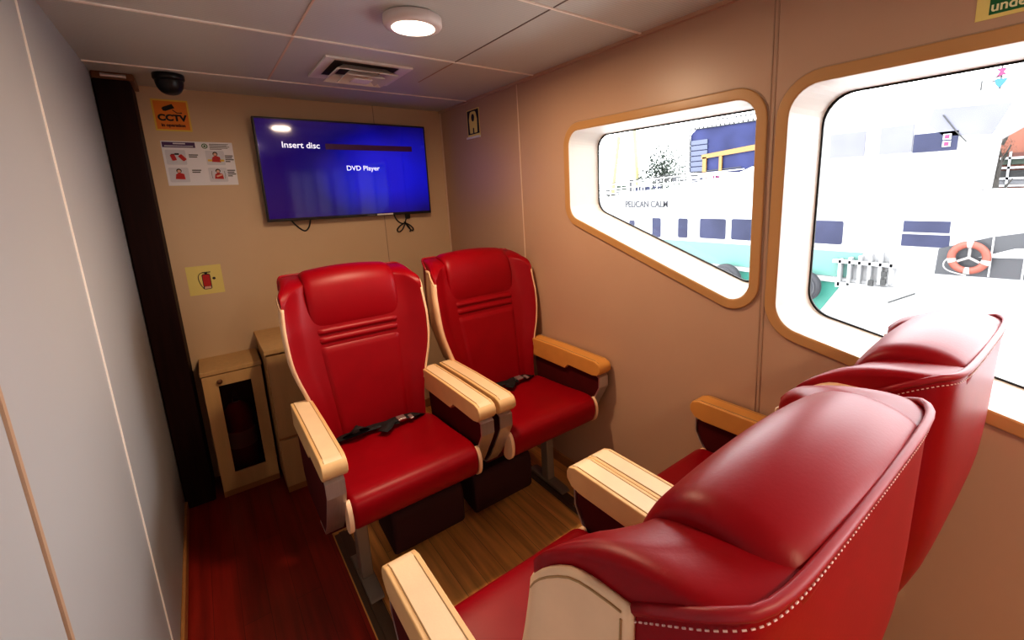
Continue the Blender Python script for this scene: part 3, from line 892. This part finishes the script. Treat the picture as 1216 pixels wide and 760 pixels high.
ex = empty('fire_extinguisher', (.020, 2.868, .051), label='red fire extinguisher standing inside the glass-fronted cabinet', cat='fire extinguisher')
MB().lathe([(.05, 0), (.062, .006), (.064, .02), (.064, .33), (.058, .37), (.035, .40), (.018, .41), (.018, .425)], 32).build('cylinder', M['extinguisher'], ex, smooth=True)
MB().lathe([(.0645, .16), (.0650, .162), (.0650, .25), (.0645, .252)], 32).build('paper_label', M['paper_panel'], ex, smooth=True)
MB().box(-.012, .012, -.05, .03, .425, .44).box(-.008, .008, -.07, .02, .455, .463).build('valve', M['black'], ex, bevel=.002)
MB().tube([tuple(q) for q in bspline([(.0, -.03, .435), (.04, -.06, .43), (.072, -.045, .36), (.076, -.03, .22), (.072, -.03, .12)], 30)], .007, 8).build('hose', M['black'], ex, smooth=True)
MB().lathe([(.010, .40), (.016, .403), (.016, .418), (.010, .42)], 16, c=(0, -.03, .015)).build('gauge', M['alu'], ex)

c2 = empty('storage_cabinet', (.455, 2.775, 0), label='taller pale wood cabinet standing behind the aisle chair', cat='cabinet')
x0, x1, d0, d1 = -.292, .292, -.215, .224
MB().box(x0, x1, d0, d1, .035, .765).build('carcass', M['cabinet'], c2)
MB().box(x0 - .005, x1 + .004, d0 - .024, d1, .768, .792).build('cabinet_top', M['cabinet'], c2, bevel=.002)
MB().box(x0 + .004, x1 - .004, d0 - .003, d1, 0, .034).build('plinth', M['cabinet_edge'], c2)
for a, b in ((x0 + .003, -.002), (.002, x1 - .003)):
    MB().box(a, b, d0 - .017, d0 - .001, .315, .758).build('door', M['cabinet'], c2, bevel=.0015)
    MB().box(a, b, d0 - .017, d0 - .001, .040, .300).build('drawer', M['cabinet'], c2, bevel=.0015)
MB().box(x0, x1, d0 - .008, d0 + .001, .302, .313).build('rail', M['cabinet_edge'], c2)

# ------------------------------------------------------------------ ceiling fittings
def ceiling_light(x, y, label):
    l = empty('ceiling_light', (x, y, ZC), label=label, cat='ceiling light', group='round ceiling lights')
    MB().lathe([(.086, 0), (.092, -.004), (.092, -.024), (.088, -.031), (.078, -.034), (.068, -.034)], 48).build('rim', M['ceramic'], l, smooth=True)
    MB().lathe([(.067, -.030), (.0665, -.0355), (.050, -.0375), (.02, -.0385)], 48).build('diffuser', M['lamp'], l, smooth=True)
    la = bpy.data.lights.new('ceiling_lamp', 'AREA'); la.shape = 'DISK'; la.size = .12; la.energy = LP; la.color = (1.0, .74, .50)
    lo = bpy.data.objects.new('ceiling_lamp', la); link(lo, l); lo.location = (0, 0, -.040)
LP = 13.5
ceiling_light(.640, 1.510, 'round white ceiling light glowing warm above the facing chairs')
for yy in (-.80, -3.10):
    ceiling_light(.640, yy, 'round white ceiling light further back in the cabin')

v_ = empty('air_vent', (.675, 2.235, ZC), label='square ceiling air vent with nested angled louvres before the television', cat='air vent')
def sq_frame(a, b, z0, z1, za, zb):
    """square ring: outer half-size a at heights z0..z1 sloping to inner half-size b at za..zb"""
    A = [(-a, -a), (a, -a), (a, a), (-a, a)]; B = [(-b, -b), (b, -b), (b, b), (-b, b)]
    v = [(x, y, z0) for x, y in A] + [(x, y, za) for x, y in B] + [(x, y, z1) for x, y in A] + [(x, y, zb) for x, y in B]
    f = []
    for i in range(4):
        j = (i + 1) % 4
        f += [(i, j, 4 + j, 4 + i), (8 + i, 12 + i, 12 + j, 8 + j), (i, 8 + i, 8 + j, j), (4 + i, 4 + j, 12 + j, 12 + i)]
    return MB().add(v, f)
sq_frame(.178, .135, -.010, -.001, -.004, -.0005).build('vent_frame', M['white'], v_)
MB().box(-.135, .135, -.135, .135, -.0012, -.0004).build('duct', M['ventdark'], v_)
sq_frame(.128, .088, -.034, -.030, -.006, -.003).build('louvre', M['white'], v_)
sq_frame(.082, .048, -.042, -.038, -.010, -.007).build('louvre', M['white'], v_)
MB().box(-.040, .040, -.040, .040, -.046, -.040).build('center_plate', M['white'], v_, bevel=.002)

cm = empty('dome_camera', (-.003, 2.70, ZC), label='black dome camera hanging from the ceiling above the orange sticker', cat='camera')
MB().lathe([(.054, 0), (.056, -.003), (.056, -.020), (.052, -.026)], 40).build('mount', M['black'], cm, smooth=True)
pr = [(.051, -.024)] + [(.050 * math.cos(a) ** .8, -.030 - .056 * math.sin(a)) for a in np.linspace(.05, PI / 2 - .05, 10)]
MB().lathe(pr, 40).build('dome', M['dome'], cm, smooth=True)

# ------------------------------------------------------------------ outdoors: the white ferry alongside
BX = 13.0
bt = empty('ferry_boat', (BX, 5, -2.2), label='white ferry with turquoise hull stripe moored outside the windows', cat='boat')
def bpart(name, mb, m, parent=bt, **k):
    mb.v = [(x - BX, y - 5, z + 2.2) for x, y, z in mb.v] if parent is bt else mb.v
    return mb.build(name, m, parent, **k)
# hull and main deck house
bpart('hull', MB().prism([(-3, -2.2), (19, -2.2), (20.5, 1.18), (13.4, 1.22), (11.6, 1.40), (9.7, 1.55), (7.8, 1.72), (6.95, 2.05), (6.0, 2.05), (6.0, 1.22), (-3, 1.22)], BX, BX + 1.6, 'x'), M['boat_white'])
bpart('teal_stripe', MB().prism([(4.25, -.95), (19.3, -1.0), (19.9, -.30), (3.9, -.28)], BX - .03, BX, 'x'), M['boat_teal'])
bpart('rubbing_strake', MB().box(BX - .08, BX, 3.3, 19.2, -1.10, -.98), M['boat_white'])
bpart('lower_stripe', MB().prism([(4.95, -2.2), (18.7, -2.2), (19.2, -1.1), (4.3, -1.1)], BX - .02, BX, 'x'), M['boat_teal2'])
for y0, y1, z0, z1 in ((11.52, 11.78, .08, .36), (10.28, 10.66, -.22, .47), (9.14, 9.52, -.18, .48), (7.72, 8.65, -.15, .49), (6.5, 7.52, -.14, .50), (4.40, 5.45, -.10, .51)):
    w = bpart('window', MB().prism(rounded_poly(rect(y0, y1, z0, z1), .05, 3), BX - .02, BX + .0, 'x'), M['boat_win'])
bpart('window', MB().box(BX - .02, BX, 2.28, 3.13, .29, .55), M['boat_win'])
bpart('window', MB().box(BX - .02, BX, 2.26, 3.14, -.04, .24), M['boat_win'])
# upper deck house in the big window
bpart('wheelhouse', MB().prism([(1.79, 1.25), (6.4, 1.25), (6.4, 3.15), (5.2, 3.42), (1.0, 3.42), (1.0, 2.78), (1.37, 2.52), (1.74, 2.27)], BX - .05, BX + .7, 'x'), M['boat_white'])
for y0, y1, z0, z1, m in ((4.06, 4.83, 2.11, 2.69, 'boat_win2'), (3.12, 3.75, 2.11, 2.72, 'boat_win2'), (2.33, 3.10, 2.09, 2.49, 'boat_win')):
    w = bpart('window', MB().box(BX - .08, BX - .05, y0, y1, z0, z1), M[m])
    if m == 'boat_win':
        for zz in (2.17, 2.32):
            w2 = MB().box(BX - .10, BX - .08, 2.44, 2.58, zz, zz + .12); w2.v = [(x - BX, y - 5, z + 2.2) for x, y, z in w2.v]
            w2.build('window_lamp', M['boat_white'], w)
            w3 = MB().box(BX - .11, BX - .10, 2.47, 2.55, zz + .02, zz + .10); w3.v = [(x - BX, y - 5, z + 2.2) for x, y, z in w3.v]
            w3.build('window_lamp_lens', M['magenta'], w)
bpart('windshield', MB().prism([(1.80, 2.36), (2.58, 2.40), (2.86, 2.68), (2.80, 2.99), (1.58, 2.93)], BX - .08, BX - .05, 'x'), M['boat_win2'])
bpart('wiper', MB().tube([(BX - .12, 2.62, 2.84), (BX - .12, 2.36, 2.46), (BX - .12, 2.18, 2.24)], .014, 6), M['ink'])
# recess with grey panels on the after deck
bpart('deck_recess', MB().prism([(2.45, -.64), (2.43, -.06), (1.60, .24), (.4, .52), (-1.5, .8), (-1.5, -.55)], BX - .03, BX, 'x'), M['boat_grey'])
dp = MB()
for y in (1.55, 1.05, .5, -.1): dp.box(BX - .05, BX - .03, y - .015, y + .015, -.6, .45)
dp.prism([(1.75, -.20), (-1.5, -.02), (-1.5, .26), (1.2, .03)], BX - .06, BX - .03, 'x')
bpart('panel_rail', dp, M['boat_white'])
# railing on the foredeck
rl = MB()
for z0, z1 in ((1.45, 1.42), (1.62, 1.64), (1.80, 1.86)):
    rl.tube([(BX + .05, 13.5, z0 - .1), (BX + .05, 10.5, (z0 + z1) / 2 + .04), (BX + .05, 7.2, z1 + .14)], .022, 6)
for i in range(22):
    y = 13.4 - i * .29; rl.tube([(BX + .05, y, 1.15), (BX + .05, y, 1.72 + (13.4 - y) * .035)], .02, 6)
bpart('railing', rl, M['boat_white'])
bpart('deck_edge', MB().tube([(BX + .04, 13.5, 1.76), (BX + .04, 10.5, 1.93), (BX + .04, 7.3, 2.06)], .016, 6), M['ink'])
# cabin panes and deck gear behind the railing
for y0, y1, z0, z1, m in ((11.67, 11.87, 1.42, 1.89, 'boat_grey'), (11.34, 11.58, 1.42, 1.59, 'boat_win'), (10.88, 11.24, 1.46, 1.60, 'boat_win'), (10.39, 10.74, 1.66, 1.75, 'ink'),
                          (10.39, 10.74, 1.52, 1.60, 'boat_win'), (10.43, 10.61, 1.76, 1.87, 'boat_grey'), (10.05, 10.30, 1.75, 1.85, 'ink'), (9.64, 9.89, 1.73, 1.90, 'boat_grey'),
                          (9.33, 9.56, 1.70, 1.80, 'ink'), (8.87, 9.14, 1.85, 1.92, 'boat_grey'), (8.87, 9.13, 1.66, 1.79, 'boat_win'), (8.69, 8.80, 1.70, 1.82, 'boat_win'),
                          (8.49, 8.58, 1.72, 1.84, 'buoy'), (8.09, 8.30, 1.74, 1.86, 'magenta'), (11.97, 12.54, 1.50, 1.69, 'leaf'), (11.97, 12.59, 1.36, 1.47, 'boat_grey'),
                          (12.62, 13.25, 1.30, 1.38, 'ink'), (12.86, 13.24, 1.48, 1.53, 'ink')):
    bpart('deck_gear', MB().box(BX + .10, BX + .16, y0, y1, z0, z1), M[m])
# lettering on the bow
lobj = text_mesh('lettering', 'PELICAN CALM', .33, M['faint'], bt, 0, 0, 0, depth=.004, bold=.004, sx=.90)
lobj.rotation_euler = (0, 0, R90); lobj.location = (-.02, 11.98 - 5, .86 + 2.2)
# dark bridge screen in the small window, with ochre frame and lattice border
bpart('bridge_screen', MB().prism([(9.15, 1.98), (9.15, 3.20), (8.95, 3.36), (5.6, 3.36), (5.6, 2.9), (6.85, 2.18), (7.15, 1.90)], BX + .10, BX + .2, 'x'), M['boat_blue'])
sl = MB()
for i in range(6): sl.box(BX + .06, BX + .10, 8.50, 9.13, 2.02 + i * .17, 2.16 + i * .17)
bpart('shutter', sl, M['boat_slate'])
bpart('ochre_frame', MB().prism([(8.68, 2.40), (8.68, 2.53), (5.6, 2.78), (5.6, 2.60)], BX + .02, BX + .08, 'x').box(BX + .02, BX + .08, 8.50, 8.64, 1.98, 2.45).box(BX + .02, BX + .08, 7.95, 8.05, 1.98, 2.45), M['boat_yellow'])
lb = MB()
lb.tube([(BX + .05, 9.30, 2.0), (BX + .05, 9.30, 3.58)], .02, 6); lb.tube([(BX + .05, 9.14, 2.0), (BX + .05, 9.14, 3.36)], .02, 6)
lb.tube([(BX + .05, 9.30, 3.58), (BX + .05, 5.6, 3.52)], .02, 6); lb.tube([(BX + .05, 9.14, 3.36), (BX + .05, 5.6, 3.34)], .02, 6)
for i in range(24):
    y = 9.25 - i * .15; lb.tube([(BX + .05, y, 3.36), (BX + .05, y - .075, 3.55), (BX + .05, y - .15, 3.36)], .020, 5)
for i in range(10): lb.tube([(BX + .05, 9.14, 2.02 + i * .13), (BX + .05, 9.30, 2.09 + i * .13), (BX + .05, 9.14, 2.15 + i * .13)], .014, 5)
bpart('lattice_gantry', lb, M['ink'])
# mast with a radar bracket
ms = MB(); ms.tube([(BX - .2, 1.77, 3.2), (BX - .2, 1.77, 3.62)], .016, 6); ms.tube([(BX - .2, 2.05, 3.22), (BX - .2, 2.05, 3.42), (BX - .2, 1.97, 3.45), (BX - .2, 1.70, 3.42)], .013, 6)
ms.tube([(BX - .2, 1.9, 3.36), (BX - .2, 1.72, 3.36)], .012, 6)
bpart('mast_bracket', ms, M['ink'])
fl = MB(); fl.prism([(1.87, 3.60), (1.70, 3.58), (1.74, 3.52), (1.70, 3.46), (1.85, 3.44), (1.80, 3.52)], BX - .22, BX - .18, 'x')
bpart('pennant', fl, M['magenta'])
fl = MB(); fl.prism([(1.86, 3.40), (1.68, 3.38), (1.72, 3.30), (1.78, 3.22), (1.84, 3.30)], BX - .22, BX - .18, 'x')
bpart('pennant', fl, M['sky_blue'])
# boarding ladder (faint) on the stripe
ld = MB()
for i in range(6): ld.box(BX - .25, BX - .05, 3.2 + i * .22, 3.26 + i * .22, -1.15 + (5 - i) * .04, -.45 + (5 - i) * .06)
ld.box(BX - .25, BX - .05, 3.1, 4.5, -.55, -.47); ld.box(BX - .25, BX - .05, 3.0, 4.4, -1.18, -1.05)
bpart('boarding_ladder', ld, M['boat_white'])
bpart('deck_fitting', MB().box(BX - .3, BX - .25, 3.30, 3.40, -1.0, -.85).box(BX - .3, BX - .25, 3.55, 3.66, -1.05, -.9).box(BX - .3, BX - .25, 3.30, 3.40, -.78, -.66).tube([(BX - .3, 3.2, -1.4), (BX - .3, 2.7, -1.1)], .02, 5), M['ink'])

lbuoy = empty('lifebuoy', (BX - .20, 1.88, -.20), label='orange and white lifebuoy ring hanging on the white ferry', cat='lifebuoy')
R, r = .285, .075
v = []; f = []; nu, nv = 64, 14; mi = []
for i in range(nu):
    a = 2 * PI * i / nu
    for j in range(nv):
        b = 2 * PI * j / nv; v.append((-r * math.sin(b) * .8, (R + r * math.cos(b)) * math.cos(a), (R + r * math.cos(b)) * math.sin(a)))
for i in range(nu):
    for j in range(nv): f.append((i * nv + j, ((i + 1) % nu) * nv + j, ((i + 1) % nu) * nv + (j + 1) % nv, i * nv + (j + 1) % nv))
me_obj('ring', v, f, M['buoy'], lbuoy, smooth=True)
for ang in (90, -15, 195, 270):
    v = []; f = []; nb = 7
    for i in range(nb):
        a = math.radians(ang - 9 + 18 * i / (nb - 1))
        for j in range(nv):
            b = 2 * PI * j / nv; rr = r * 1.06; v.append((-rr * math.sin(b) * .8, (R + rr * math.cos(b)) * math.cos(a), (R + rr * math.cos(b)) * math.sin(a)))
    for i in range(nb - 1):
        for j in range(nv): f.append((i * nv + j, (i + 1) * nv + j, (i + 1) * nv + (j + 1) % nv, i * nv + (j + 1) % nv))
    me_obj('band', v, f, M['buoy_band'], lbuoy, smooth=True)
hk = MB()
for ang in (90, -28, 208): hk.tube([(.03, 0, 0), (.03, .34 * math.cos(math.radians(ang)), .34 * math.sin(math.radians(ang)))], .028, 6)
hk.build('hanger', M['buoy_band'], lbuoy)
MB().tube([tuple(p) for p in bspline([(-.02, .30, -.02), (-.05, .40, -.10), (-.05, .40, -.26), (-.04, .24, -.34), (-.04, .0, -.38)], 24)], .014, 6).build('grab_rope', M['buoy_band'], lbuoy)

def tyre(y, z, R, label):
    t = empty('tyre_fender', (BX - .36, y, z), label=label, cat='fender', group='tyre fenders on the ferry')
    prof = [(R * .52, -.10), (R * .60, -.13), (R * .92, -.12), (R, -.07), (R, .07), (R * .92, .12), (R * .60, .13), (R * .52, .10), (R * .52, -.10)]
    m = MB().lathe(prof, 36); m.v = [(c, a, b) for a, b, c in m.v]; m.f = m.f[:-2]; m.mi = m.mi[:-2]
    m.build('tread', M['tyre'], t, smooth=True)
    m = MB().lathe([(R * .70, -.150), (R * .78, -.150), (R * .78, -.120), (R * .70, -.120)], 36); m.v = [(c, a, b) for a, b, c in m.v]; m.f = m.f[:-2]; m.mi = m.mi[:-2]
    m.build('sidewall_line', M['boat_grey'], t)
tyre(7.45, -1.37, .50, 'black tyre fender on the ferry, seen through the small slanted window')
tyre(5.12, -1.24, .42, 'black tyre fender on the ferry, at the edge of the big window')

# terracotta building with planting and shelves behind the ferry, at the right
tb = empty('terracotta_building', (17.2, 1.0, -2.2), label='terracotta building with barred openings behind the ferry at the far right', cat='building')
MB().box(0, 2, -4, 1.40, 0, 5.05).build('wall', M['terracotta'], tb)
for z0, z1, m in ((4.19, 4.30, 'terracotta_dark'), (3.99, 4.13, 'leaf'), (3.66, 3.84, 'ink'), (3.48, 3.60, 'greyprint')):
    for a, b in ((1.00, 1.36), (.55, .94), (.0, .5)):
        MB().box(-.06, 0, a, b, z0, z1).build('opening', M[m], tb)
wb = MB()
for z in (4.16, 3.91, 3.63, 3.44): wb.box(-.10, -.02, -4, 1.42, z - .03, z + .03)
for y in (1.39, .97, .52): wb.box(-.10, -.02, y - .025, y + .025, 3.3, 4.33)
wb.build('white_bars', M['boat_white'], tb)

def tree(name, loc, h, crown, nleaf, label, group=None):
    t = empty(name, loc, label=label, cat='tree', group=group)
    b = MB(); b.tube([(0, 0, 0), (.05, .03, h * .5), (0, .1, h * .8)], [.14, .10, .05], 8)
    for k in range(9):
        a = k * 2.4; zz = h * (.45 + .05 * k); l = crown * (.8 - .04 * k)
        b.tube([(0, .03, zz), (l * .5 * math.cos(a), l * .5 * math.sin(a), zz + .3), (l * math.cos(a), l * math.sin(a), zz + .55)], [.05, .03, .012], 5)
    b.build('trunk', M['bark'], t)
    v = []; f = []
    for i in range(nleaf):
        u = random.random() ** .5; th = random.uniform(0, 2 * PI); ph = math.acos(random.uniform(-1, 1))
        lump = .75 + .25 * math.sin(3 * th) * math.sin(4 * ph)
        c = Vector((crown * u * lump * math.sin(ph) * math.cos(th), crown * u * lump * math.sin(ph) * math.sin(th), h * .78 + crown * .85 * u * math.cos(ph)))
        s = random.uniform(.06, .13) * min(1, crown); q = Matrix.Rotation(random.uniform(0, 6.3), 3, 'X') @ Matrix.Rotation(random.uniform(0, 6.3), 3, 'Z')
        k = len(v); v += [tuple(c + q @ Vector(w)) for w in ((-s, 0, 0), (0, -s * .5, 0), (s, 0, 0), (0, s * .5, 0))]; f.append((k, k + 1, k + 2, k + 3))
    o = me_obj('foliage', v, f, M['leaf'], t)
tree('tree', (22, 17.2, -2.2), 6.0, 1.9, 2600, 'leafy tree beyond the ferry, left of the navy bridge screen')
tree('small_tree', (16.2, 2.02, -2.2), 5.6, .36, 420, 'small green tree in front of the terracotta building')
tree('small_tree', (25, 24.4, -2.2), 4.6, .9, 500, 'low grey bush at the far left beyond the ferry', None)

for i, (y0, y1, z1, lb_) in enumerate(((21.4, 20.8, 4.9, 'left of two pale yellow poles beyond the ferry'), (19.22, 19.5, 5.3, 'right of two pale yellow poles beyond the ferry'))):
    o = MB().tube([(22, y0, -2.2), (22, y0, 1.5), (22, y1, z1)], .13, 10).build('yellow_pole', M['pole_yellow'], None, smooth=True)
    tag(o, lb_, 'pole', 'yellow poles')

# quay and water level beyond our own hull
q = MB().box(XR + .25, 60, -40, 60, -2.4, -2.2).build('ground_quay', M['quay']); q['kind'] = 'structure'

# ------------------------------------------------------------------ world, camera
W = bpy.data.worlds.new('sky'); SC.world = W; W.use_nodes = True
bg = W.node_tree.nodes['Background']; bg.inputs['Color'].default_value = (.95, .98, 1.0, 1); bg.inputs['Strength'].default_value = 9.5

a, b, c = 1.37821931, .0372261811, -.67972808
def Rm(a, b, c):
    return Matrix.Rotation(c, 4, 'Z') @ Matrix.Rotation(b, 4, 'Y') @ Matrix.Rotation(a, 4, 'X')
cam = bpy.data.cameras.new('camera'); co = bpy.data.objects.new('camera', cam); link(co)
cam.sensor_fit = 'HORIZONTAL'; cam.sensor_width = 36.0
cam.lens = 529.16 / 1216 * 36.0
cam.shift_x = (608 - 663.13) / 1216; cam.shift_y = (332.16 - 380) / 1216
cam.clip_start = .02; cam.clip_end = 200
co.matrix_world = Matrix.Translation((0, 0, 1.5)) @ Rm(a, b, c)
SC.camera = co
SC.cycles.max_bounces = 10; SC.cycles.diffuse_bounces = 5; SC.cycles.transparent_max_bounces = 12
SC.cycles.use_denoising = True
SC.cycles.sample_clamp_indirect = 6.0
